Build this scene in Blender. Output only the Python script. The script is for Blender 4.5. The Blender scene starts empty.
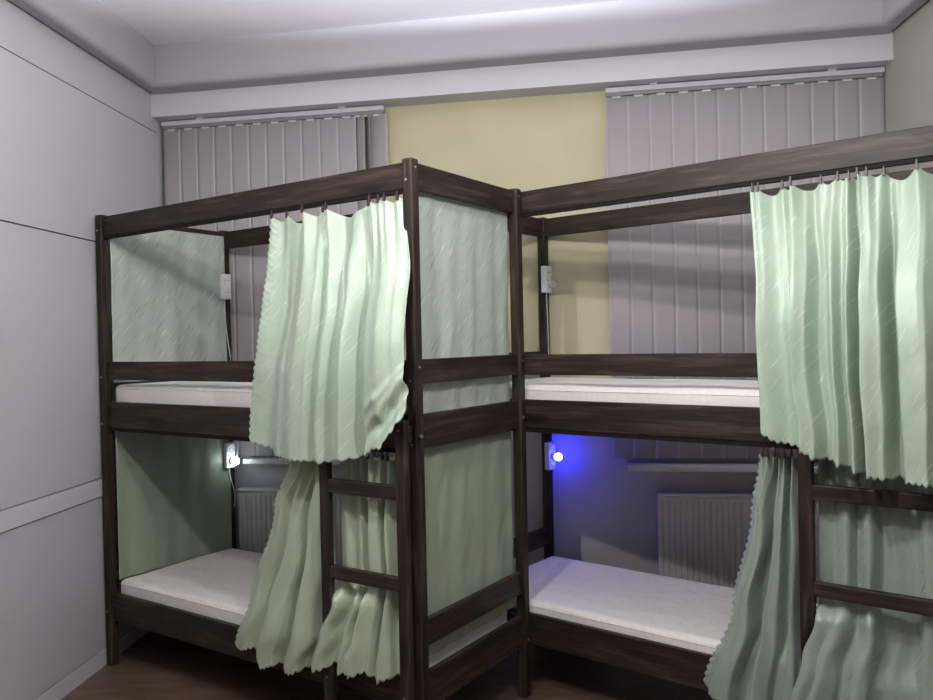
import bpy, bmesh, math, random
from mathutils import Vector, Matrix, noise
random.seed(4)
C = bpy.context.scene.collection
sc = bpy.context.scene

# ------------------------------------------------------------------ frames
CAM_Z = 1.575
FRAMES = {
    'W': ((0.0, 0.0), 0.0),                       # world
    'A': ((-1.8276, 3.9400), math.radians(-33.726)),   # left bunk bed
    'B': ((-0.0701, 3.7438), math.radians(-38.558)),   # right bunk bed
    'K': ((-1.788, 4.772), -0.178),               # back wall: x along wall, y towards outside
}
def fpt(fr, p):
    (ox, oy), a = FRAMES[fr]
    return Vector((ox + p[0]*math.cos(a) - p[1]*math.sin(a), oy + p[0]*math.sin(a) + p[1]*math.cos(a), p[2]))

# ------------------------------------------------------------------ materials
def new_mat(name):
    m = bpy.data.materials.new(name); m.use_nodes = True
    nt = m.node_tree
    return m, nt, nt.nodes['Principled BSDF']
def N(nt, t, **kw):
    n = nt.nodes.new(t)
    for k, v in kw.items():
        if k in n.inputs: n.inputs[k].default_value = v
        else: setattr(n, k, v)
    return n
def ramp(nt, fac, stops):
    r = nt.nodes.new('ShaderNodeValToRGB')
    el = r.color_ramp.elements
    while len(el) < len(stops): el.new(0.5)
    for e, (p, c) in zip(el, stops):
        e.position = p; e.color = (c[0], c[1], c[2], 1)
    nt.links.new(fac, r.inputs[0]); return r.outputs[0]
def mapping(nt, scale, rot=(0, 0, 0), coord='Object'):
    tc = nt.nodes.new('ShaderNodeTexCoord'); mp = nt.nodes.new('ShaderNodeMapping')
    mp.inputs['Scale'].default_value = scale; mp.inputs['Rotation'].default_value = rot
    nt.links.new(tc.outputs[coord], mp.inputs[0]); return mp.outputs[0]
def bump(nt, bs, h, strength=.2, dist=.002):
    b = nt.nodes.new('ShaderNodeBump'); b.inputs['Strength'].default_value = strength; b.inputs['Distance'].default_value = dist
    nt.links.new(h, b.inputs['Height']); nt.links.new(b.outputs[0], bs.inputs['Normal'])

def mat_paint(name, col, rough=.6, var=.04, sc_=3.0, spec=.3):
    m, nt, b = new_mat(name)
    n = N(nt, 'ShaderNodeTexNoise', Scale=sc_, Detail=4.0)
    nt.links.new(mapping(nt, (1, 1, 1)), n.inputs['Vector'])
    lo = [c*(1-var) for c in col]; hi = [min(1, c*(1+var)) for c in col]
    nt.links.new(ramp(nt, n.outputs[0], [(.3, lo), (.7, hi)]), b.inputs['Base Color'])
    b.inputs['Roughness'].default_value = rough; b.inputs['Specular IOR Level'].default_value = spec
    n2 = N(nt, 'ShaderNodeTexNoise', Scale=180.0, Detail=2.0)
    nt.links.new(mapping(nt, (1, 1, 1)), n2.inputs['Vector'])
    bump(nt, b, n2.outputs[0], .08, .001)
    return m

def mat_wood(name, axis):
    m, nt, b = new_mat(name)
    s = [14.0, 14.0, 14.0]; s[axis] = 1.1
    v = mapping(nt, s)
    n = N(nt, 'ShaderNodeTexNoise', Scale=3.0, Detail=6.0, Roughness=.65, Distortion=.6)
    nt.links.new(v, n.inputs['Vector'])
    base = ramp(nt, n.outputs[0], [(.25, (.010, .006, .0045)), (.5, (.023, .0145, .0105)), (.78, (.088, .058, .043))])
    # knots
    sk = [9.0, 9.0, 9.0]; sk[axis] = 2.6
    vo = N(nt, 'ShaderNodeTexVoronoi', Scale=1.0)
    nt.links.new(mapping(nt, sk), vo.inputs['Vector'])
    k = ramp(nt, vo.outputs['Distance'], [(.13, (.22, .18, .17)), (.26, (1, 1, 1))])
    mx = N(nt, 'ShaderNodeMix', data_type='RGBA', blend_type='MULTIPLY')
    mx.inputs[0].default_value = .8
    nt.links.new(base, mx.inputs[6]); nt.links.new(k, mx.inputs[7])
    nt.links.new(mx.outputs[2], b.inputs['Base Color'])
    b.inputs['Roughness'].default_value = .5; b.inputs['Specular IOR Level'].default_value = .3
    bump(nt, b, n.outputs[0], .25, .001)
    return m

def mat_fabric(name, col, dark, light, transl=.25, rough=.42):
    m, nt, b = new_mat(name)
    # short diagonal woven dashes in the cloth, in cloth (UV) metres
    v0 = mapping(nt, (1, 1, 1), (0, 0, math.radians(-52)), 'UV')
    mp = nt.nodes.new('ShaderNodeMapping'); mp.inputs['Scale'].default_value = (9.0, 120.0, 1.0)
    nt.links.new(v0, mp.inputs[0]); v = mp.outputs[0]
    n = N(nt, 'ShaderNodeTexNoise', Scale=1.0, Detail=1.0)
    n.noise_dimensions = '2D'
    nt.links.new(v, n.inputs['Vector'])
    n2 = N(nt, 'ShaderNodeTexNoise', Scale=5.0, Detail=3.0)
    nt.links.new(mapping(nt, (1, 1, 1), coord='UV'), n2.inputs['Vector'])
    c1 = ramp(nt, n.outputs[0], [(.22, dark), (.30, col), (.68, col), (.76, light)])
    nt.links.new(c1, b.inputs['Base Color'])
    r = ramp(nt, n.outputs[0], [(.5, (rough,)*3), (.72, (rough*.65,)*3)])
    nt.links.new(r, b.inputs['Roughness'])
    b.inputs['Specular IOR Level'].default_value = .45; b.inputs['Metallic'].default_value = .05
    b.inputs['Sheen Weight'].default_value = .15
    bump(nt, b, n2.outputs[0], .35, .012)
    tr = nt.nodes.new('ShaderNodeBsdfTranslucent')
    nt.links.new(c1, tr.inputs['Color'])
    mx = nt.nodes.new('ShaderNodeMixShader'); mx.inputs[0].default_value = transl
    out = nt.nodes['Material Output']
    nt.links.new(b.outputs[0], mx.inputs[1]); nt.links.new(tr.outputs[0], mx.inputs[2]); nt.links.new(mx.outputs[0], out.inputs['Surface'])
    return m

def mat_mattress(name, col):
    m, nt, b = new_mat(name)
    w = N(nt, 'ShaderNodeTexWave', Scale=9.0, Distortion=14.0, Detail=2.0)
    w.inputs['Detail Scale'].default_value = 1.5
    nt.links.new(mapping(nt, (1, 1, 1)), w.inputs['Vector'])
    nt.links.new(ramp(nt, w.outputs['Fac'], [(.2, [c*.97 for c in col]), (.8, col)]), b.inputs['Base Color'])
    b.inputs['Roughness'].default_value = .55
    n = N(nt, 'ShaderNodeTexNoise', Scale=9.0, Detail=3.0)
    nt.links.new(mapping(nt, (1, 1, 1)), n.inputs['Vector'])
    bump(nt, b, n.outputs[0], .5, .02)
    return m

def mat_floor():
    m, nt, b = new_mat('laminate_floor')
    br = N(nt, 'ShaderNodeTexBrick')
    br.inputs['Scale'].default_value = 1.0
    br.inputs['Brick Width'].default_value = .9; br.inputs['Row Height'].default_value = .19
    br.inputs['Mortar Size'].default_value = .0015
    br.inputs['Color1'].default_value = (.15, .100, .072, 1); br.inputs['Color2'].default_value = (.115, .074, .053, 1)
    br.inputs['Mortar'].default_value = (.08, .052, .038, 1)
    nt.links.new(mapping(nt, (1, 1, 1), (0, 0, math.radians(56))), br.inputs['Vector'])
    n = N(nt, 'ShaderNodeTexNoise', Scale=2.2, Detail=5.0, Distortion=1.2)
    nt.links.new(mapping(nt, (1.2, 7, 1), (0, 0, math.radians(56))), n.inputs['Vector'])
    mx = N(nt, 'ShaderNodeMix', data_type='RGBA', blend_type='MULTIPLY'); mx.inputs[0].default_value = .8
    nt.links.new(br.outputs['Color'], mx.inputs[6])
    nt.links.new(ramp(nt, n.outputs[0], [(.3, (.55, .5, .48)), (.7, (1.25, 1.15, 1.05))]), mx.inputs[7])
    nt.links.new(mx.outputs[2], b.inputs['Base Color']); b.inputs['Roughness'].default_value = .38
    return m

def mat_wall_split():
    # painted warm yellow above, plain grey-white plaster below the window level
    m, nt, b = new_mat('back_wall_paint')
    tc = nt.nodes.new('ShaderNodeTexCoord'); sp = nt.nodes.new('ShaderNodeSeparateXYZ')
    nt.links.new(tc.outputs['Object'], sp.inputs[0])
    n = N(nt, 'ShaderNodeTexNoise', Scale=2.5, Detail=4.0); nt.links.new(tc.outputs['Object'], n.inputs['Vector'])
    y = ramp(nt, n.outputs[0], [(.3, (.50, .465, .30)), (.7, (.55, .51, .34))])
    g = ramp(nt, n.outputs[0], [(.3, (.46, .45, .43)), (.7, (.52, .51, .49))])
    gt = N(nt, 'ShaderNodeMath', operation='GREATER_THAN'); gt.inputs[1].default_value = 1.33
    nt.links.new(sp.outputs[2], gt.inputs[0])
    mx = N(nt, 'ShaderNodeMix', data_type='RGBA')
    nt.links.new(gt.outputs[0], mx.inputs[0]); nt.links.new(g, mx.inputs[6]); nt.links.new(y, mx.inputs[7])
    nt.links.new(mx.outputs[2], b.inputs['Base Color']); b.inputs['Roughness'].default_value = .7
    return m

def mat_plain(name, col, rough=.5, metal=0.0, spec=.5):
    m, nt, b = new_mat(name)
    n = N(nt, 'ShaderNodeTexNoise', Scale=30.0, Detail=2.0)
    nt.links.new(mapping(nt, (1, 1, 1)), n.inputs['Vector'])
    nt.links.new(ramp(nt, n.outputs[0], [(.3, [c*.96 for c in col]), (.7, col)]), b.inputs['Base Color'])
    b.inputs['Roughness'].default_value = rough; b.inputs['Metallic'].default_value = metal; b.inputs['Specular IOR Level'].default_value = spec
    return m
def mat_emit(name, col, strength):
    m, nt, b = new_mat(name)
    b.inputs['Base Color'].default_value = (*col, 1) if max(col) <= 1 else (1, 1, 1, 1)
    b.inputs['Emission Color'].default_value = (*col, 1); b.inputs['Emission Strength'].default_value = strength
    return m

def mat_blind():
    m, nt, b = new_mat('blind_fabric')
    tc = nt.nodes.new('ShaderNodeTexCoord'); sp = nt.nodes.new('ShaderNodeSeparateXYZ')
    nt.links.new(tc.outputs['UV'], sp.inputs[0])
    a = N(nt, 'ShaderNodeMath', operation='ABSOLUTE'); nt.links.new(sp.outputs[0], a.inputs[0])
    c = ramp(nt, a.outputs[0], [(.0500, (.40, .37, .375)), (.0545, (.54, .505, .51))])
    nt.links.new(c, b.inputs['Base Color']); b.inputs['Roughness'].default_value = .75; b.inputs['Specular IOR Level'].default_value = .2
    n = N(nt, 'ShaderNodeTexNoise', Scale=220.0); nt.links.new(mapping(nt, (1, 1, .2)), n.inputs['Vector'])
    bump(nt, b, n.outputs[0], .15, .001)
    return m

M = dict(
    wx=mat_wood('dark_wood_lengthwise', 0), wy=mat_wood('dark_wood_crosswise', 1), wz=mat_wood('dark_wood_upright', 2),
    white=mat_paint('white_wall_panel', (.50, .49, .51), .5, .02),
    strip=mat_paint('white_trim_strip', (.58, .57, .60), .45, .02),
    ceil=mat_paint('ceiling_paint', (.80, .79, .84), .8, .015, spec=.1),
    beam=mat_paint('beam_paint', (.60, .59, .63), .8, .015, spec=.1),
    cove=mat_paint('cove_shade_grey', (.40, .395, .43), .8, .015, spec=.1),  # grey puts the shade of the ceiling border into its colour
    rwall=mat_paint('right_wall_paint', (.36, .345, .30), .7, .02),
    cwall=mat_paint('rear_room_paint', (.18, .17, .155), .7, .02),
    back=mat_wall_split(), floor=mat_floor(),
    curt=mat_fabric('mint_jacquard', (.465, .58, .46), (.43, .54, .43), (.60, .71, .59), .14, .50),
    curt_l=mat_fabric('olive_mint_jacquard', (.50, .58, .42), (.45, .53, .38), (.62, .69, .54), .16, .38),
    curt_s=mat_fabric('shaded_mint_satin', (.34, .41, .335), (.31, .38, .31), (.44, .51, .43), .12, .34),  # mint fabric darkened, shade of the lower curtains put into the colour
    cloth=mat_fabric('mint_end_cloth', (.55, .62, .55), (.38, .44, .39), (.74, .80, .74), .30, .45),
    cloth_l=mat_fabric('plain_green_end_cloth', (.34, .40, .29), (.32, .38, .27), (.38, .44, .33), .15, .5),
    matt=mat_mattress('mattress_cover', (.80, .76, .72)),
    blind=mat_blind(),
    plastic=mat_plain('white_plastic', (.72, .72, .72), .35),
    grey=mat_plain('gap_shade_grey', (.22, .22, .23), .5),
    dark=mat_plain('dark_gap', (.05, .05, .055), .8),
    metal=mat_plain('screw_metal', (.75, .74, .72), .3, 1.0),
    brass=mat_plain('lamp_metal', (.30, .26, .2), .35, 1.0),
    radi=mat_plain('radiator_enamel', (.62, .62, .60), .45),
    sill=mat_plain('sill_white', (.66, .66, .68), .35),
    rod=mat_plain('curtain_rail_dark', (.012, .009, .008), .7, 0.0, .15),
    clip=mat_plain('curtain_clip', (.045, .03, .025), .4),
    bulb=mat_emit('lit_bulb', (1.0, .965, .95), 2700.0),
    wled=mat_emit('white_night_light', (.80, .93, 1.0), 26.0),
    bled=mat_emit('blue_night_light', (.030, .030, 1.0), 135.0),
    base=mat_plain('bed_slats', (.10, .07, .05), .6),
)
g = mat_plain('clear_globe', (.9, .9, .9), .08); g.node_tree.nodes['Principled BSDF'].inputs['Transmission Weight'].default_value = .75
M['globe'] = g

# ------------------------------------------------------------------ mesh builder
class MB:
    def __init__(s): s.bm = bmesh.new(); s.uv = None
    def box(s, a, b, bev=0.0, seg=2):
        r = bmesh.ops.create_cube(s.bm, size=1.0)
        vs = r['verts']
        for v in vs:
            v.co = Vector(tuple((a[i]+b[i])/2 + v.co[i]*(b[i]-a[i]) for i in range(3)))
        if bev > 0:
            es = list({e for v in vs for e in v.link_edges})
            bmesh.ops.bevel(s.bm, geom=es, offset=bev, segments=seg, affect='EDGES', profile=.5)
        return s
    def cyl(s, p, q, r, n=16, r2=None):
        p, q = Vector(p), Vector(q); d = q-p
        m = Matrix.Translation((p+q)/2) @ d.to_track_quat('Z', 'Y').to_matrix().to_4x4()
        bmesh.ops.create_cone(s.bm, cap_ends=True, segments=n, radius1=r, radius2=r if r2 is None else r2, depth=d.length, matrix=m)
        return s
    def ball(s, c, r, n=3, scale=(1, 1, 1)):
        m = Matrix.Translation(c) @ Matrix.Diagonal((*scale, 1))
        bmesh.ops.create_icosphere(s.bm, subdivisions=n, radius=r, matrix=m); return s
    def tube(s, pts, r, n=8):
        pts = [Vector(p) for p in pts]; rings = []
        for i, p in enumerate(pts):
            d = (pts[min(i+1, len(pts)-1)] - pts[max(i-1, 0)]).normalized()
            q = d.to_track_quat('Z', 'Y')
            rings.append([s.bm.verts.new(p + q @ Vector((r*math.cos(t*2*math.pi/n), r*math.sin(t*2*math.pi/n), 0))) for t in range(n)])
        for a, b in zip(rings, rings[1:]):
            for t in range(n): s.bm.faces.new((a[t], a[(t+1) % n], b[(t+1) % n], b[t]))
        s.bm.faces.new(rings[0][::-1]); s.bm.faces.new(rings[-1]); return s
    def prism(s, poly, z0, z1):
        lo = [s.bm.verts.new((x, y, z0)) for x, y in poly]; hi = [s.bm.verts.new((x, y, z1)) for x, y in poly]
        n = len(poly)
        s.bm.faces.new(lo[::-1]); s.bm.faces.new(hi)
        for i in range(n): s.bm.faces.new((lo[i], lo[(i+1) % n], hi[(i+1) % n], hi[i]))
        bmesh.ops.recalc_face_normals(s.bm, faces=s.bm.faces[:]); return s

def make(name, mb, mat, fr='W', origin=(0, 0, 0), parent=None, smooth=False):
    """origin given in the frame; a child is built in the same frame and origin as its parent chain"""
    bm = mb.bm
    if parent is None:
        for v in bm.verts: v.co -= Vector(origin)
    me = bpy.data.meshes.new(name); bm.to_mesh(me); bm.free()
    me.materials.append(mat)
    if smooth:
        for p in me.polygons: p.use_smooth = True
    else:
        for p in me.polygons: p.use_smooth = False
    o = bpy.data.objects.new(name, me); C.objects.link(o)
    if parent is None:
        o.location = fpt(fr, origin); o.rotation_euler = (0, 0, FRAMES[fr][1])
    else: o.parent = parent
    return o
def shift(mb, org):
    for v in mb.bm.verts: v.co -= Vector(org)
    return mb
def empty(name, fr, origin):
    o = bpy.data.objects.new(name, None); C.objects.link(o); o.empty_display_size = .1
    o.location = fpt(fr, origin); o.rotation_euler = (0, 0, FRAMES[fr][1]); return o
def tag(o, label, cat, group=None):
    o['label'] = label; o['category'] = cat
    if group: o['group'] = group
    return o
def struct(o): o['kind'] = 'structure'; return o
def copy_tree(o, parent=None):
    c = o.copy(); C.objects.link(c); c.parent = parent
    if 'label' in c and parent is None: del c['label']
    for ch in list(o.children): copy_tree(ch, c)
    return c

# ------------------------------------------------------------------ room
LX = lambda y, off=0.0: -2.1658 + .0794*y + off           # left wall line
cK, sK = math.cos(-.178), math.sin(-.178)
RXa = Vector((2.1257, 3.8988)); 
RX = lambda y, off=0.0: RXa.x + .0794*(y-RXa.y) + off      # right wall line
def KY(x, off=0.0): return 4.772 + (x+1.788)*sK/cK - off/cK  # back wall line (off = towards camera)
def cross_L(off, lo=0.0):
    y = 4.7
    for _ in range(30): y = KY(LX(y, lo), off)
    return (LX(y, lo), y)
def cross_R(off, ro=0.0):
    y = 4.0
    for _ in range(30): y = KY(RX(y, -ro), off)
    return (RX(y, -ro), y)
Y0 = -1.6; H0 = 3.04; H1 = 3.27
PL, PR = cross_L(0), cross_R(0)
BL, BR = (LX(Y0), Y0), (RX(Y0), Y0)
T = .12
struct(make('floor', MB().prism([(BL[0]-T, Y0-T), (BR[0]+T, Y0-T), (PR[0]+T, PR[1]+.1), (PL[0]-T, PL[1]+T)], -.1, 0), M['floor']))
struct(make('wall_left', MB().prism([(BL[0]-T, Y0), (BL[0], Y0), PL, (PL[0]-T, PL[1]+T)], 0, H1+.1), M['white']))
struct(make('wall_right', MB().prism([BR, (BR[0]+T, Y0), (PR[0]+T, PR[1]+.1), PR], 0, H1+.1), M['rwall']))
struct(make('wall_back', MB().prism([PL, PR, (PR[0]+.02, PR[1]+T), (PL[0]-.02, PL[1]+T)], 0, H1+.1), M['back']))
struct(make('wall_front', MB().prism([(BL[0]-T, Y0-T), (BR[0]+T, Y0-T), (BR[0]+T, Y0), (BL[0]-T, Y0)], 0, H1+.1), M['cwall']))
struct(make('ceiling', MB().prism([(BL[0]-T, Y0-T), (BR[0]+T, Y0-T), (PR[0]+T, PR[1]+.1), (PL[0]-T, PL[1]+T)], H1, H1+.15), M['ceil']))
# lowered border round the raised ceiling: soffit ring, then the deeper beam along the back wall
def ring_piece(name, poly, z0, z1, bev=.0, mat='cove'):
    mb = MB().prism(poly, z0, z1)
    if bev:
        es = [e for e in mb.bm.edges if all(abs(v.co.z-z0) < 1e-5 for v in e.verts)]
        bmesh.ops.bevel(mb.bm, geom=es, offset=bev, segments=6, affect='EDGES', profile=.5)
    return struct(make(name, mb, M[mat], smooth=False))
so = .15 + .135
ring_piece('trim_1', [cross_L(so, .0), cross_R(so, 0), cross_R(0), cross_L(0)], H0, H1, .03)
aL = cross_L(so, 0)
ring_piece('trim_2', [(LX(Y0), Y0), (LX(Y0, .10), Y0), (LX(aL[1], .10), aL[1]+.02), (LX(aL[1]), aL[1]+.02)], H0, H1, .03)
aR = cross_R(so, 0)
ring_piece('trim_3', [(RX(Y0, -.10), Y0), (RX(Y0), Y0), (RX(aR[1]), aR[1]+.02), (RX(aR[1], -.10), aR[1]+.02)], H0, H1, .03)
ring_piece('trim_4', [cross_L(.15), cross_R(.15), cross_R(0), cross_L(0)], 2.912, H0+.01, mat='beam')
# left wall cladding: white sheets with dark joints and raised strips
def lw_slab(name, y0, y1, z0, z1, off0, off1, mat):
    return struct(make(name, MB().prism([(LX(y0, off0), y0), (LX(y0, off1), y0), (LX(y1, off1), y1), (LX(y1, off0), y1)], z0, z1), mat))
YE = 4.655
lw_slab('trim_5', Y0, YE+.016, .02, 2.838, 0, .003, M['dark'])
lw_slab('trim_6', Y0, YE, 2.195, 2.824, .003, .018, M['white'])
lw_slab('trim_7', Y0, YE, .934, 2.106, .003, .018, M['white'])
lw_slab('trim_8', Y0, YE, .086, .838, .003, .018, M['white'])
lw_slab('trim_9', Y0, YE, 2.112, 2.195, .003, .020, M['white'])
lw_slab('trim_10', Y0, YE, .844, .928, .003, .026, M['strip'])
lw_slab('baseboard_left', Y0, 4.74, .0, .078, .0, .022, M['strip'])

# ------------------------------------------------------------------ window sills, radiators, blinds (back wall frame K, y negative = into room)
def K(u): return u
def sill(x0, x1, z, label):
    mb = MB().box((x0, -.13, z-.028), (x1, 0.0, z), .004)
    tag(make('window_sill', mb, M['sill'], 'K', ((x0+x1)/2, 0, z-.028)), label, 'window sill', 'window sills on the back wall')
sill(.52, 1.60, .925, 'white window sill on the back wall behind the left bunk bed')
sill(2.69, 3.92, .900, 'white window sill on the back wall behind the right bunk bed, above the pale radiator')

def radiator(x0, x1, z0, z1, label):
    org = (x0, 0, z0)
    r = empty('radiator', 'K', org); tag(r, label, 'radiator', 'radiators under the window sills')
    mb = MB(); n = int((x1-x0)/.030); w = (x1-x0)/n
    # front panel as one ribbed sheet with thickness
    yb, yf = -.079, -.086
    prof = []
    for i in range(n):
        a = x0+i*w
        prof += [(a, yb), (a+w*.22, yf), (a+w*.72, yf), (a+w*.94, yb)]
    prof.append((x1, yb))
    zs = [z0, z0+.02, z1-.035, z1-.02]
    poly = prof + [(x1, -.068), (x0, -.068)]
    mb.prism(poly, z0+.03, z1-.035)
    shift(mb, org); make('front_panel', mb, M['radi'], parent=r)
    mb = MB().box((x0, -.083, z1-.036), (x1, -.068, z1-.002), .003)
    make('top_edge', shift(mb, org), M['radi'], parent=r)
    mb = MB().box((x0, -.083, z0), (x1, -.068, z0+.03), .003)
    make('bottom_edge', shift(mb, org), M['radi'], parent=r)
    mb = MB().box((x0+.002, -.068, z0+.02), (x1-.002, -.030, z1-.012))
    make('convector', shift(mb, org), M['radi'], parent=r)
    mb = MB()
    mb.box((x0-.002, -.090, z1-.014), (x1+.002, -.024, z1), .003)
    make('top_grille', shift(mb, org), M['radi'], parent=r)
    for xx in (x0+.12, x1-.12):
        mb = MB().box((xx-.015, -.03, z0+.1), (xx+.015, 0, z1-.1))
        make('bracket', shift(mb, org), M['radi'], parent=r)
radiator(.46, 1.36, .16, .745, 'pale ribbed radiator on the wall behind the lower bunk of the left bed')
radiator(2.84, 3.87, .16, .745, 'pale ribbed radiator on the wall behind the lower bunk of the right bed')

def blind(x0, x1, n, z1, label, stacked=False):
    yh = -.055
    org = (x0, 0, .95)
    b = empty('vertical_blind', 'K', org); tag(b, label, 'window blind', 'vertical blinds on the back wall')
    mb = MB().box((x0, yh-.02, z1-.026), (x1, yh+.02, z1), .003)
    hr = make('head_rail', shift(mb, org), M['strip'], parent=b)
    for xx in (x0+.18*(x1-x0), x0+.82*(x1-x0)):
        mb = MB().box((xx-.02, yh-.022, z1), (xx+.02, yh+.018, z1+.010), .002)
        make('bracket', shift(mb, org), M['strip'], parent=hr)
    ztop = z1-.046
    mb = MB().box((x0+.004, yh-.012, z1-.044), (x1-.004, yh+.014, z1-.026), .002)
    make('gap_shade_strip', shift(mb, org), M['grey'], parent=hr)  # dark strip standing in for the shade below the head rail
    last = x1 - (.17 if stacked else .0)
    w = (last-x0)/n
    slats = [(x0 + (i+.5)*w, 0.0, w) for i in range(n)]
    if stacked:
        slats += [(x1-.150, math.radians(38), .10), (x1-.100, math.radians(60), .11), (x1-.045, math.radians(16), .127)]
    for cx, a, ww in slats:
        mb = MB(); bm = mb.bm; uv = bm.loops.layers.uv.new('UVMap')
        nx, nz = 6, 2
        g = []
        for i in range(nx+1):
            s = i/nx-.5
            px = cx + s*ww*math.cos(a); py = yh - s*ww*math.sin(a) 
            g.append([bm.verts.new((px, py, .932 + (ztop-.932)*j/nz)) for j in range(nz+1)])
        for i in range(nx):
            for j in range(nz):
                f = bm.faces.new((g[i][j], g[i+1][j], g[i+1][j+1], g[i][j+1]))
                for lp in f.loops: lp[uv].uv = ((lp.vert.co.x-cx)/ww*.115, lp.vert.co.z)
        o = make('slat', shift(mb, org), M['blind'], parent=b, smooth=True)
        md = o.modifiers.new('t', 'SOLIDIFY'); md.thickness = .0008
        # stem and carrier
        mb = MB().box((cx-.006, yh-.003, ztop-.004), (cx+.006, yh+.003, z1-.024)).box((cx-.022, yh-.004, ztop-.006), (cx+.022, yh+.004, ztop+.004))
        make('hanger', shift(mb, org), M['plastic'], parent=o)
blind(.03, 1.388, 11, 2.905, 'left vertical fabric blind, its end slats turned and bunched beside the yellow wall', True)
blind(2.61, 3.99, 12, 2.905, 'right vertical fabric blind, closed flat across, beside the right-hand wall')
mb = MB().tube([(1.395, -.05, 2.86), (1.396, -.05, 2.2), (1.40, -.05, 1.35), (1.41, -.05, 1.30), (1.415, -.05, 1.36), (1.405, -.05, 2.2), (1.40, -.05, 2.86)], .0022, 6)
tag(make('pull_cord', mb, M['plastic'], 'K', (1.395, -.05, 1.3), smooth=True), 'thin looped cord hanging at the right end of the left blind', 'cord')

# ------------------------------------------------------------------ bunk beds
Lb, Wb, Hb, P = 1.977, .793, 2.238, .045
IN, RT = .0157, .024
def build_bed(fr, Lb=1.977, lad=((1.536, 1.586), (1.912, 1.962))):
    bed = empty('bunk_bed', fr, (0, 0, 0))
    def part(name, mb, mat, parent=bed): return make(name, mb, mat, parent=parent)
    for (u, v) in ((0, 0), (Lb-P, 0), (0, Wb-P), (Lb-P, Wb-P)):
        post = part('post', MB().box((u, v, 0), (u+P, v+P, Hb), .007, 3), M['wz'])
        # screw heads on the outer faces
        fz = [2.19, 1.465, 1.235, .30] if v == 0 else [2.19, 1.25, .30]
        vf, dv = (v, -1) if v == 0 else (v+P, 1)
        for z in fz:
            for k in ((0,) if z != 1.235 else (0,)):
                mb = MB().cyl((u+P*.45, vf+.001*-dv, z-.03), (u+P*.45, vf+.0025*dv, z-.03), .0045, 10)
                part('screw', mb, M['metal'], post)
        uf, du = (u, -1) if u == 0 else (u+P, 1)
        for z in (2.205, 1.485, .255):
            mb = MB().cyl((uf-.001*du, v+P*.5, z), (uf+.0025*du, v+P*.5, z), .0045, 10)
            part('screw', mb, M['metal'], post)
        mb = MB().cyl((uf-.001*du, v+P*.5, 1.235), (uf+.004*du, v+P*.5, 1.235), .008, 12)
        part('bolt', mb, M['metal'], post)
    a, b = P, Lb-P
    def rail(name, v0, z0, z1): return part(name, MB().box((a-.004, v0, z0), (b+.004, v0+RT, z1), .003), M['wx'])
    def erail(name, u0, z0, z1): return part(name, MB().box((u0, P-.004, z0), (u0+RT, Wb-P+.004, z1), .003), M['wy'])
    vf, vr = IN, Wb-IN-RT
    rail('top_rail', vf, 2.131, 2.228); rail('top_rail', vr, 2.131, 2.228)
    rail('guard_rail', vf, 1.421, 1.5105)
    rail('bed_rail', vf, 1.187, 1.312); rail('bed_rail', vr, 1.187, 1.312)
    rail('bed_rail', vf, .227, .362); rail('bed_rail', vr, .227, .362)
    for u0 in (IN, Lb-IN-RT):
        erail('end_rail', u0, 2.131, 2.228); erail('end_rail', u0, 1.423, 1.512)
        erail('end_rail', u0, 1.187, 1.3105); erail('end_rail', u0, .460, .557); erail('end_rail', u0, .225, .363)
    # curtain rail slung under the front top rail
    part('curtain_rail', MB().box((P, .017, 2.116), (Lb-P, .034, 2.131), .002), M['rod'])
    part('curtain_rail', MB().box((P, .020, 1.168), (Lb-P, .034, 1.187), .002), M['rod'])
    # slatted base of both bunks
    for z in (1.235, .275):
        mb = MB()
        for v0 in (vf+RT, vr-.025): mb.box((P, v0, z-.03), (Lb-P, v0+.025, z))
        n = 14
        for i in range(n):
            u0 = P + .03 + (Lb-2*P-.13)*i/(n-1)
            mb.box((u0, vf+RT, z), (u0+.07, vr, z+.018))
        part('slat_base', mb, M['base'])
    # ladder bolted to the front
    lv0, lv1 = -.053, -.024
    for (u0, u1) in lad:
        st = part('ladder_stile', MB().box((u0, lv0, 0), (u1, lv1, 1.298), .008, 3), M['wz'])
        for z in (1.262, .300):
            part('screw', MB().cyl((u0+.022, lv0+.001, z), (u0+.022, lv0-.0025, z), .0045, 10), M['metal'], st)
        part('ladder_bracket', MB().box((u0+.008, lv1-.002, 1.215), (u1-.008, IN+.002, 1.275)), M['wx'])
    for (z0, z1) in ((1.010, 1.062), (.680, .730)):
        part('ladder_rung', MB().box((lad[0][1]-.004, lv0+.002, z0), (lad[1][0]+.004, lv1, z1), .004), M['wx'])
    return bed
bedA = build_bed('A')
tag(bedA, 'left dark-stained bunk bed with cloth-closed ends, against the white panelled wall', 'bunk bed', 'dark wooden bunk beds')
bedB = build_bed('B', 2.105, ((1.572, 1.622), (2.015, 2.065)))
tag(bedB, 'right dark-stained bunk bed with an open left end, behind the left bed', 'bunk bed', 'dark wooden bunk beds')

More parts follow.
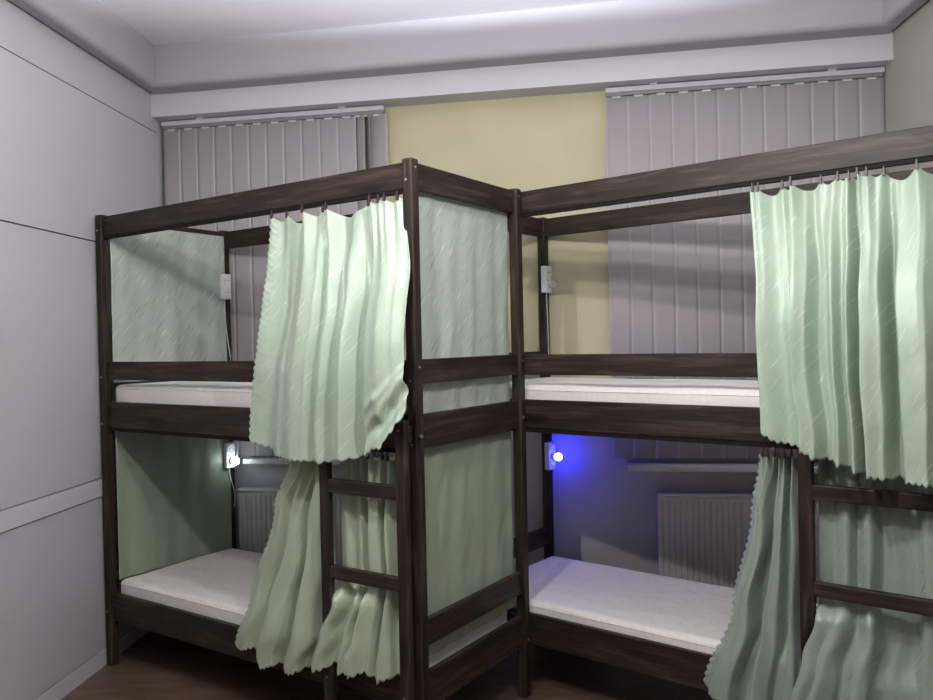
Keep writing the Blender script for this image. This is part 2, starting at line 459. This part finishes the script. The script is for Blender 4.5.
# mattresses
def mattress(fr, z0, z1, label):
    u0, u1, v0, v1 = P+.010, (Lb if fr == 'A' else 2.105)-P-.035, IN+RT+.002, Wb-IN-RT-.006
    mb = MB(); bm = mb.bm
    nu, nv = 60, 26
    def d(u, v): return .006*noise.noise(Vector((u*3, v*3, z0*7))) + .002*noise.noise(Vector((u*11, v*11, z0)))
    mb.box((u0, v0, z0), (u1, v1, z1), .028, 5)
    bmesh.ops.subdivide_edges(bm, edges=[e for e in bm.edges if e.calc_length() > .5], cuts=30, use_grid_fill=True)
    for v in bm.verts:
        if v.co.z > z0+.05: v.co.z += d(v.co.x, v.co.y)
    o = make('mattress', mb, M['matt'], fr, ((u0+u1)/2, (v0+v1)/2, z0), smooth=True)
    tag(o, label, 'mattress', 'white mattresses on the bunks')
    # piping round the top edge
    c = (u0+u1)/2, (v0+v1)/2, z0
    for zz, ins in ((z1-.020, .002), (z0+.020, .002)):
        r = .03; pts = []
        for (cx, cy, a0) in ((u1-r-ins, v1-r-ins, 0), (u0+r+ins, v1-r-ins, 90), (u0+r+ins, v0+r+ins, 180), (u1-r-ins, v0+r+ins, 270)):
            for k in range(6):
                a = math.radians(a0+18*k); pts.append((cx+(r+.001)*math.cos(a)-c[0], cy+(r+.001)*math.sin(a)-c[1], zz-c[2]))
        pts.append(pts[0])
        make('piping', MB().tube(pts, .0025, 6), M['matt'], parent=o, smooth=True)
    return o
mattress('A', 1.253, 1.398, 'mattress on the upper bunk of the left bed, behind its guard rail')
mattress('A', .293, .428, 'mattress on the lower bunk of the left bed, beside the white night light')
mattress('B', 1.253, 1.372, 'bright mattress on the upper bunk of the right bed')
mattress('B', .293, .408, 'mattress on the lower bunk of the right bed, tinted by the blue night light')

# ------------------------------------------------------------------ curtains
def interp(tab, x):
    if x <= tab[0][0]: return tab[0][1]
    for (a, fa), (b, fb) in zip(tab, tab[1:]):
        if x <= b: return fa + (fb-fa)*(x-a)/(b-a)
    return tab[-1][1]
def interps(tab, x):
    if x <= tab[0][0]: return tab[0][1]
    for (a, fa), (b, fb) in zip(tab, tab[1:]):
        if x <= b:
            t = (x-a)/(b-a); t = t*t*(3-2*t); return fa + (fb-fa)*t
    return tab[-1][1]
def sstep(a, b, x):
    t = max(0., min(1., (x-a)/(b-a))); return t*t*(3-2*t)

def curtain(fr, label, ul, ur, top, bot, folds, v_of, clips, scal='lb', seed=0, amp=1.0, ns=230, nt=150, cwid=1.0, post=None,
            gather=.5, sag=.03, group=None, mat='curt'):
    """ul/ur: [(t, u)] side edges; top/bot: [(s, z)] hems; folds: [(s, v)] drape profile; clips: s positions"""
    mb = MB(); bm = mb.bm; uv = bm.loops.layers.uv.new('UVMap')
    grid = []; H = abs(top[0][1]-bot[0][1])
    nsb = max(8, int(cwid/.030)); nsl = max(8, int(H/.027))
    clips = sorted(clips)
    for i in range(ns+1):
        s = i/ns; col = []
        # sag of the top hem between clips
        sg = 0
        near = min(abs(s-c) for c in clips)
        for a, b in zip(clips, clips[1:]):
            if a <= s <= b:
                x = (s-a)/(b-a); sg = sag*min(1.4, (b-a)*7)*math.sin(math.pi*x)**.8
        zt = interp(top, s)-sg; zb = interps(bot, s)
        pl = math.exp(-(near/.018)**2)
        bx = 0.0
        for a, b in zip(clips, clips[1:]):
            if a <= s <= b: bx = min(1.3, (b-a)*9)*math.sin(math.pi*(s-a)/(b-a))**2
        for j in range(nt+1):
            t = j/nt
            uL, uR = interps(ul, t), interps(ur, t)
            u = uL+(uR-uL)*s
            z = zt+(zb-zt)*t
            if 'b' in scal and t > .95: z -= .013*abs(math.sin(math.pi*nsb*s))**.7*((t-.95)/.05)
            if 'l' in scal and s < .045: u -= .012*abs(math.sin(math.pi*nsl*t))**.7*((.045-s)/.045)
            if 'r' in scal and s > .955: u += .009*abs(math.sin(math.pi*nsl*t))**.7*((s-.955)/.045)
            k = (gather + (1-gather)*sstep(0, .40, t))*(1+.5*noise.noise(Vector((s*3.3, t*2, seed+31))))
            ss = s + .032*noise.noise(Vector((s*3, t*1.6*H, seed+3.3)))
            v = interps(folds, ss)*k*amp
            # small gathers right under the hooks
            v += .005*math.sin(s*2*math.pi*8+seed)*math.exp(-t/.07)
            v -= .008*pl*math.exp(-t/.12)
            v += .022*bx*math.exp(-(t/.16)**2) - .008
            # wrinkles
            v += .009*noise.noise(Vector((s*6*cwid, t*2.2*H, seed))) * (.4+.6*t)
            v += .0032*noise.noise(Vector((s*7*cwid+t*6, t*10*H-s*7, seed+9)))
            v += .0008*noise.noise(Vector((s*40*cwid+t*20, t*36*H-s*16, seed+5)))
            u += .012*noise.noise(Vector((s*6, t*4, seed+20)))*sstep(0, .3, t)*min(1, s*12, (1-s)*12)
            v += v_of(s, t, z, u)
            p = Vector((u, v, z))
            if post: p = post(p, s, t)
            col.append(bm.verts.new(p))
        grid.append(col)
    for i in range(ns):
        for j in range(nt):
            f = bm.faces.new((grid[i][j], grid[i][j+1], grid[i+1][j+1], grid[i+1][j]))
            for lp, (a, b) in zip(f.loops, ((i, j), (i, j+1), (i+1, j+1), (i+1, j))):
                lp[uv].uv = (a/ns*cwid, (1-b/nt)*H)
    tops = [grid[min(ns, int(c*ns))][0].co.copy() for c in clips]
    org = ((ul[0][1]+ur[0][1])/2, .02, top[0][1])
    o = make('curtain', mb, M[mat], fr, org, smooth=True)
    md = o.modifiers.new('t', 'SOLIDIFY'); md.thickness = .0016
    tag(o, label, 'curtain', group)
    for p in tops:
        zt = interp(top, 0)
        mb = MB().box((p.x-.0045, p.y-.005, p.z-.010), (p.x+.0045, p.y+.006, p.z+.010), .001)
        mb.box((p.x-.0028, p.y-.002, p.z+.002), (p.x+.0028, p.y+.003, p.z+.022), .001)
        make('clip', shift(mb, org), M['clip'], parent=o)
    return o

px = lambda lo, hi, L: [((p-lo)/(hi-lo), v) for p, v in L]
# upper curtain, left bed
def vA(s, t, z, u):
    v = .008 - .100*sstep(0, .7, t)
    return v
def tuckA(p, s, t):
    # the right-hand bottom corner is bundled up over the ladder top
    k = sstep(.80, 1.0, s)*sstep(.72, 1.0, t)
    k = sstep(.70, .92, s)*sstep(.74, .84, t)
    q = (t-.78)/.22 + .9*(s-.85)
    p.y -= k*(.015*math.sin(2*math.pi*q*1.1) + .006*math.sin(2*math.pi*q*2.7+s*7))
    p.z += .006*k*math.sin(s*40)
    return p
curtain('A', 'pale mint curtain over the upper bunk of the left bed, bunched at its ladder top',
        [(0, 1.256), (.5, 1.268), (1, 1.216)], [(0, 1.932), (.4, 1.985), (1, 2.000)],
        [(0, 2.100), (1, 2.100)],
        [(0, 1.198), (.10, 1.180), (.17, 1.150), (.34, 1.142), (.47, 1.138), (.66, 1.160), (.78, 1.182), (.88, 1.215), (.93, 1.265), (1, 1.315)],
        px(262, 406, [(262, 0), (280, .014), (292, -.006), (306, -.022), (316, -.012), (323, .020), (332, -.012), (342, .022), (355, -.028), (367, .034), (377, -.014), (388, -.020), (398, -.004), (406, .014)]),
        vA, [.01, .12, .31, .42, .47, .74, .80, .86, .90, .97], 'lb', 1.7, 1.45, cwid=.95, post=tuckA,
        group=None)
# lower curtains, left bed
def vlow(s, t, z, u):
    return .016 + (-.016)*sstep(.55, .30, z) if False else .018 - .022*sstep(.60, .36, z)
def clampF(p, s, t):
    lo = -.019
    hi = .055 if p.z > .46 else (.011 + .044*sstep(.38, .46, p.z))
    p.y = max(lo, min(hi, p.y)) if not (lo < p.y < hi) else p.y
    return p
def softclamp(lo, hi, y):
    c, h = (lo+hi)/2, (hi-lo)/2
    return c + h*math.tanh((y-c)/h)
def lowL(p, s, t):
    hi = .055 if p.z > .50 else (.012 + .043*sstep(.39, .50, p.z))
    lo = -.019 if p.x > 1.47 else -.019 - .05*sstep(1.47, 1.38, p.x)
    p.y = softclamp(lo, hi, p.y); return p
def sR(a, b, x): return sstep(a, b, x) if b > a else 1-sstep(b, a, x)
def vlow(s, t, z, u): return .020 - .030*sR(.62, .36, z)
curtain('A', 'scalloped mint curtain left of the ladder of the left bed, lower bunk',
        [(0, 1.345), (.3, 1.225), (.75, 1.080), (1, 1.003)], [(0, 1.525), (.5, 1.525), (.85, 1.470), (1, 1.425)],
        [(0, 1.150), (1, 1.150)],
        [(0, .300), (.30, .318), (.36, .318), (.42, .262), (.60, .280), (.68, .300), (.80, .272), (1, .300)],
        [(0, 0), (.12, -.012), (.30, .006), (.40, -.030), (.55, -.018), (.66, .030), (.76, -.022), (.88, -.028), (1, .02)],
        vlow, [.02, .25, .45, .65, .8, .97], 'lb', 5.1, 1.7, cwid=.6, post=lowL, gather=.5, sag=.012,
        mat='curt_l')
def lowR(p, s, t):
    hi = .055 if p.z > .50 else (.012 + .043*sstep(.39, .50, p.z))
    lo = -.019
    y = softclamp(lo, hi, p.y)
    k = sR(.675, .60, p.z)*sR(1.90, 1.66, p.x)
    p.y = y - .064*k - .015*k*math.sin(s*18)
    return p
curtain('A', 'mint curtain behind the ladder of the left bed, poking out below its rungs',
        [(0, 1.588), (.68, 1.588), (.84, 1.535), (1, 1.500)], [(0, 1.905), (1, 1.905)],
        [(0, 1.150), (1, 1.150)],
        [(0, .325), (.14, .345), (.26, .372), (.36, .345), (.48, .345), (.62, .365), (.70, .320), (.80, .345), (1, .385)],
        [(0, 0), (.10, -.01), (.22, .018), (.34, -.004), (.42, .03), (.52, -.024), (.62, -.020), (.69, .034), (.78, -.026), (.88, .010), (1, -.02)],
        vlow, [.02, .2, .35, .5, .66, .8, .97], 'b', 8.4, 1.6, cwid=.55, post=lowR, gather=.5, sag=.012,
        mat='curt_l')
# upper curtain, right bed
def vB(s, t, z, u): return .004 - .108*sstep(0, .6, t)
curtain('B', 'light green curtain over the upper bunk of the right bed',
        [(0, 1.412), (.5, 1.458), (1, 1.471)], [(0, 2.040), (.4, 2.05), (1, 2.05)],
        [(0, 2.098), (1, 2.098)],
        [(0, 1.240), (.09, 1.213), (.27, 1.190), (.30, 1.170), (.50, 1.152), (.54, 1.130), (.70, 1.120), (1, 1.112)],
        px(757, 962, [(757, 0), (785, .018), (796, .024), (803, -.030), (817, -.022), (827, .024), (835, .016), (846, -.032), (853, .004), (861, -.030), (868, .030), (874, -.030), (891, -.022), (902, .046), (912, -.030), (936, -.030), (948, .02), (962, 0)]),
        vB, [.015, .045, .17, .24, .38, .47, .53, .57, .62, .69, .85, .97], 'b', 12.9, 1.7, cwid=.85, group=None)
curtain('B', 'shade-darkened mint curtain left of the ladder of the right bed, lower bunk',
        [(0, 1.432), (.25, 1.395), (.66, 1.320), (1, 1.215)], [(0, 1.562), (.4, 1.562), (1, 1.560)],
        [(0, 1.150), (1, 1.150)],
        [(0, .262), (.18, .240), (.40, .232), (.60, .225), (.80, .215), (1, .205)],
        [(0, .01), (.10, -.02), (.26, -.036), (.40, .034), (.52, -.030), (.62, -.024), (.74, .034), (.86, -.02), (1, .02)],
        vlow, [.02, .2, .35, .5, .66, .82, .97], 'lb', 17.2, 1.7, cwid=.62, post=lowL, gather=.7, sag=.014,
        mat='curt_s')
curtain('B', 'shade-darkened mint curtain behind the ladder of the right bed, lower bunk',
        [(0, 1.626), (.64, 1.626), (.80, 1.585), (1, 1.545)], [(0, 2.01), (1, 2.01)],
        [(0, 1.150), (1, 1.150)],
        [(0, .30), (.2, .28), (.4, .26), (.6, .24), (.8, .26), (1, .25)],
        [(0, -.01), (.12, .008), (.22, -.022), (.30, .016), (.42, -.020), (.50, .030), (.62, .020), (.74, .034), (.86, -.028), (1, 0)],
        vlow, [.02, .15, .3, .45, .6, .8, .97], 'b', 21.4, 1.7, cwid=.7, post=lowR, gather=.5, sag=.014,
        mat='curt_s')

# ------------------------------------------------------------------ cloths stretched on the ends of the left bed
def endcloth(label, u0, v0, v1, z0, z1, seed, hem='', bow=.006, wr=.004, mat='cloth'):
    mb = MB(); bm = mb.bm; uv = bm.loops.layers.uv.new('UVMap')
    nv, nz = 90, 100; grid = []
    nsb = int((v1-v0)/.027)
    for i in range(nv+1):
        s = i/nv; col = []
        for j in range(nz+1):
            t = j/nz
            v = v0+(v1-v0)*s; z = z1+(z0-z1)*t
            if 'b' in hem and t > .98: z -= .006*abs(math.sin(math.pi*nsb*s))
            e = math.sin(math.pi*s)*1.0
            u = u0 + bow*noise.noise(Vector((s*3.5, t*2.0, seed))) + wr*noise.noise(Vector((s*14+t*4, t*5, seed+2)))
            u += .004*math.sin(s*2*math.pi*5+seed+t)*(.5+.5*t)
            col.append(bm.verts.new((u, v, z)))
        grid.append(col)
    for i in range(nv):
        for j in range(nz):
            f = bm.faces.new((grid[i][j], grid[i+1][j], grid[i+1][j+1], grid[i][j+1]))
            for lp, (a, b) in zip(f.loops, ((i, j), (i+1, j), (i+1, j+1), (i, j+1))):
                lp[uv].uv = (a/nv*(v1-v0), (1-b/nz)*(z1-z0))
    o = make('end_cloth', mb, M[mat], 'A', (u0, (v0+v1)/2, z1), smooth=True)
    md = o.modifiers.new('t', 'SOLIDIFY'); md.thickness = .0012
    tag(o, label, 'fabric panel', 'cloth panels on the bed ends')
    return o
ue = Lb-IN-RT-.014
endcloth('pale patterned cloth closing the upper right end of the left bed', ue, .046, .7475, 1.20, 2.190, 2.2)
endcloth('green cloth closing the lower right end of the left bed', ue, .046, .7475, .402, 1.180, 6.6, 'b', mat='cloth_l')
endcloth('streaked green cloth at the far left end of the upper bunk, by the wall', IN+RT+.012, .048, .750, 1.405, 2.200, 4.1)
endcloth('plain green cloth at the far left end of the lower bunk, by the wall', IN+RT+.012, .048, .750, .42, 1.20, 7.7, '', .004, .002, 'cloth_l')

# ------------------------------------------------------------------ sockets and night lights on the rear left posts
def socket_box(fr, z0, z1, label, n=2):
    u0, u1, v0, v1 = P+.0005, P+.032, .708, .772
    org = (u0, (v0+v1)/2, z0)
    o = empty('power_socket', fr, org); tag(o, label, 'power socket', 'white power sockets on the bed posts')
    make('housing', shift(MB().box((u0, v0, z0), (u1, v1, z1), .006, 3), org), M['plastic'], parent=o)
    vc = (v0+v1)/2
    for k in range(n):
        zc = z1 - .036 - k*.068
        mb = MB()
        m = Matrix.Translation((u1+.0005, vc, zc)) @ Matrix.Rotation(math.pi/2, 4, 'Y')
        pts = 28
        mb.tube([(u1+.001, vc+.024*math.cos(2*math.pi*i/pts), zc+.024*math.sin(2*math.pi*i/pts)) for i in range(pts+1)], .0022, 6)
        face = make('outlet', shift(mb, org), M['plastic'], parent=o, smooth=True)
        mb = MB()
        for dv in (-.0095, .0095): mb.cyl((u1-.001, vc+dv, zc), (u1+.0012, vc+dv, zc), .003, 8)
        make('contact_hole', shift(mb, org), M['dark'], parent=face)
    return o, u1, vc
def cable(fr, pts, label, mat='plastic'):
    mb = MB()
    # smooth the polyline
    P_ = [Vector(p) for p in pts]; out = []
    for i in range(len(P_)-1):
        p0, p1, p2, p3 = P_[max(i-1, 0)], P_[i], P_[i+1], P_[min(i+2, len(P_)-1)]
        for k in range(8):
            t = k/8; out.append(.5*((2*p1)+(-p0+p2)*t+(2*p0-5*p1+4*p2-p3)*t*t+(-p0+3*p1-3*p2+p3)*t**3))
    out.append(P_[-1]); mb.tube(out, .0022, 6)
    tag(make('cable', mb, M[mat], fr, pts[-1], smooth=True), label, 'cable', 'thin cables on the bed posts')
def night_light(fr, u1, vc, z, mat, label, clear=False):
    org = (u1, vc, z)
    o = empty('night_light', fr, org); tag(o, label, 'night light')
    make('plug', shift(MB().cyl((u1+.001, vc, z), (u1+.018, vc, z), .017, 20), org), M['plastic'], parent=o)
    make('lamp_globe', shift(MB().ball((u1+.038, vc, z), .021, 3, (1, 1, 1.05)), org), mat, parent=o, smooth=True)
    return o
socket_box('A', 1.842, 1.985, 'white double socket on the upper bunk post of the left bed, no lamp in it')
s, u1, vc = socket_box('A', .880, 1.028, 'white double socket behind the white night light, lower bunk of the left bed')
night_light('A', u1, vc, .924, M['wled'], 'round night light glowing cool white in the lower left bunk')
socket_box('B', 1.826, 1.970, 'white double socket holding a clear unlit globe, upper bunk of the right bed')
night_light('B', u1, vc, 1.870, M['globe'], 'clear unlit globe night light on the right bed, upper bunk')
socket_box('B', .872, 1.020, 'white double socket behind the blue night light, lower bunk of the right bed')
night_light('B', u1, vc, .944, M['bled'], 'round night light glowing deep blue in the lower right bunk')
cable('A', [(.060, .735, 1.843), (.060, .738, 1.72), (.075, .740, 1.60), (.090, .742, 1.50), (.07, .742, 1.42)], 'thin grey cable below the upper socket of the left bed')
cable('A', [(.062, .735, .881), (.075, .737, .82), (.10, .740, .74), (.09, .742, .66)], 'thin cable hanging below the white night light')
cable('A', [(.110, .755, .945), (.115, .756, 1.03), (.105, .756, 1.14), (.10, .756, 1.20)], 'thin cable rising above the white night light to the upper bunk')
cable('B', [(.062, .735, 1.827), (.064, .738, 1.70), (.066, .740, 1.55), (.064, .742, 1.42)], 'thin pale cable below the upper socket of the right bed')

# ------------------------------------------------------------------ the two pendant lamps that light the room (they hang above the picture)
def pendant(x, y, z, label):
    org = (x, y, H1)
    r = empty('pendant_lamp', 'W', org); tag(r, label, 'pendant lamp', 'bare-bulb pendants above the frame')
    make('ceiling_rose', shift(MB().cyl((x, y, H1-.03), (x, y, H1), .045, 24), org), M['brass'], parent=r)
    make('stem', shift(MB().cyl((x, y, z+.11), (x, y, H1-.03), .004, 12), org), M['brass'], parent=r)
    make('bulb_holder', shift(MB().cyl((x, y, z+.024), (x, y, z+.085), .004, 10), org), M['brass'], parent=r)
    make('added_light_blocker', shift(MB().cyl((x, y, z+.080), (x, y, z+.112), .078, 40, .02), org), M['brass'], parent=r)  # unseen disc added to block the steep upward light
    make('bulb', shift(MB().ball((x, y, z), .026, 2, (1, 1, 1.1)), org), M['bulb'], parent=r, smooth=True)
    # extra upward spot added to brighten the raised ceiling
    sl = bpy.data.lights.new('added_uplight', 'SPOT'); so_ = bpy.data.objects.new('added_uplight', sl); C.objects.link(so_)
    so_.location = (x, y, z+.048); so_.rotation_euler = (math.pi, 0, 0)
    sl.spot_size = math.radians(156.5); sl.spot_blend = .06; sl.energy = UP; sl.color = (.90, .92, 1.0); sl.shadow_soft_size = .012
UP = 430
pendant(-.49, 1.72, 2.60, 'bare-bulb pendant nearer the left wall')
pendant(.40, 1.65, 2.60, 'bare-bulb pendant in front of the right bed')

# ------------------------------------------------------------------ world, camera, view
w = bpy.data.worlds.new('World'); sc.world = w; w.use_nodes = True
w.node_tree.nodes['Background'].inputs[0].default_value = (.02, .02, .025, 1)
w.node_tree.nodes['Background'].inputs[1].default_value = 1.0

pi_, ro, f = -.011151, .0213626, 794.062
right = Vector((math.cos(ro), math.sin(ro)*math.sin(pi_), -math.sin(ro)*math.cos(pi_)))
up = Vector((math.sin(ro), -math.cos(ro)*math.sin(pi_), math.cos(ro)*math.cos(pi_)))
fwd = Vector((0, math.cos(pi_), math.sin(pi_)))
cam = bpy.data.cameras.new('Camera'); co = bpy.data.objects.new('Camera', cam); C.objects.link(co)
m = Matrix((right, up, -fwd)).transposed().to_4x4(); m.translation = Vector((0, 0, CAM_Z))
co.matrix_world = m
cam.sensor_fit = 'HORIZONTAL'; cam.sensor_width = 36.0; cam.lens = 36.0*f/933; cam.clip_start = .05
sc.camera = co
sc.view_settings.view_transform = 'Standard'; sc.view_settings.look = 'None'
sc.view_settings.exposure = -0.06; sc.view_settings.gamma = 1.0; sc.view_settings.use_curve_mapping = False
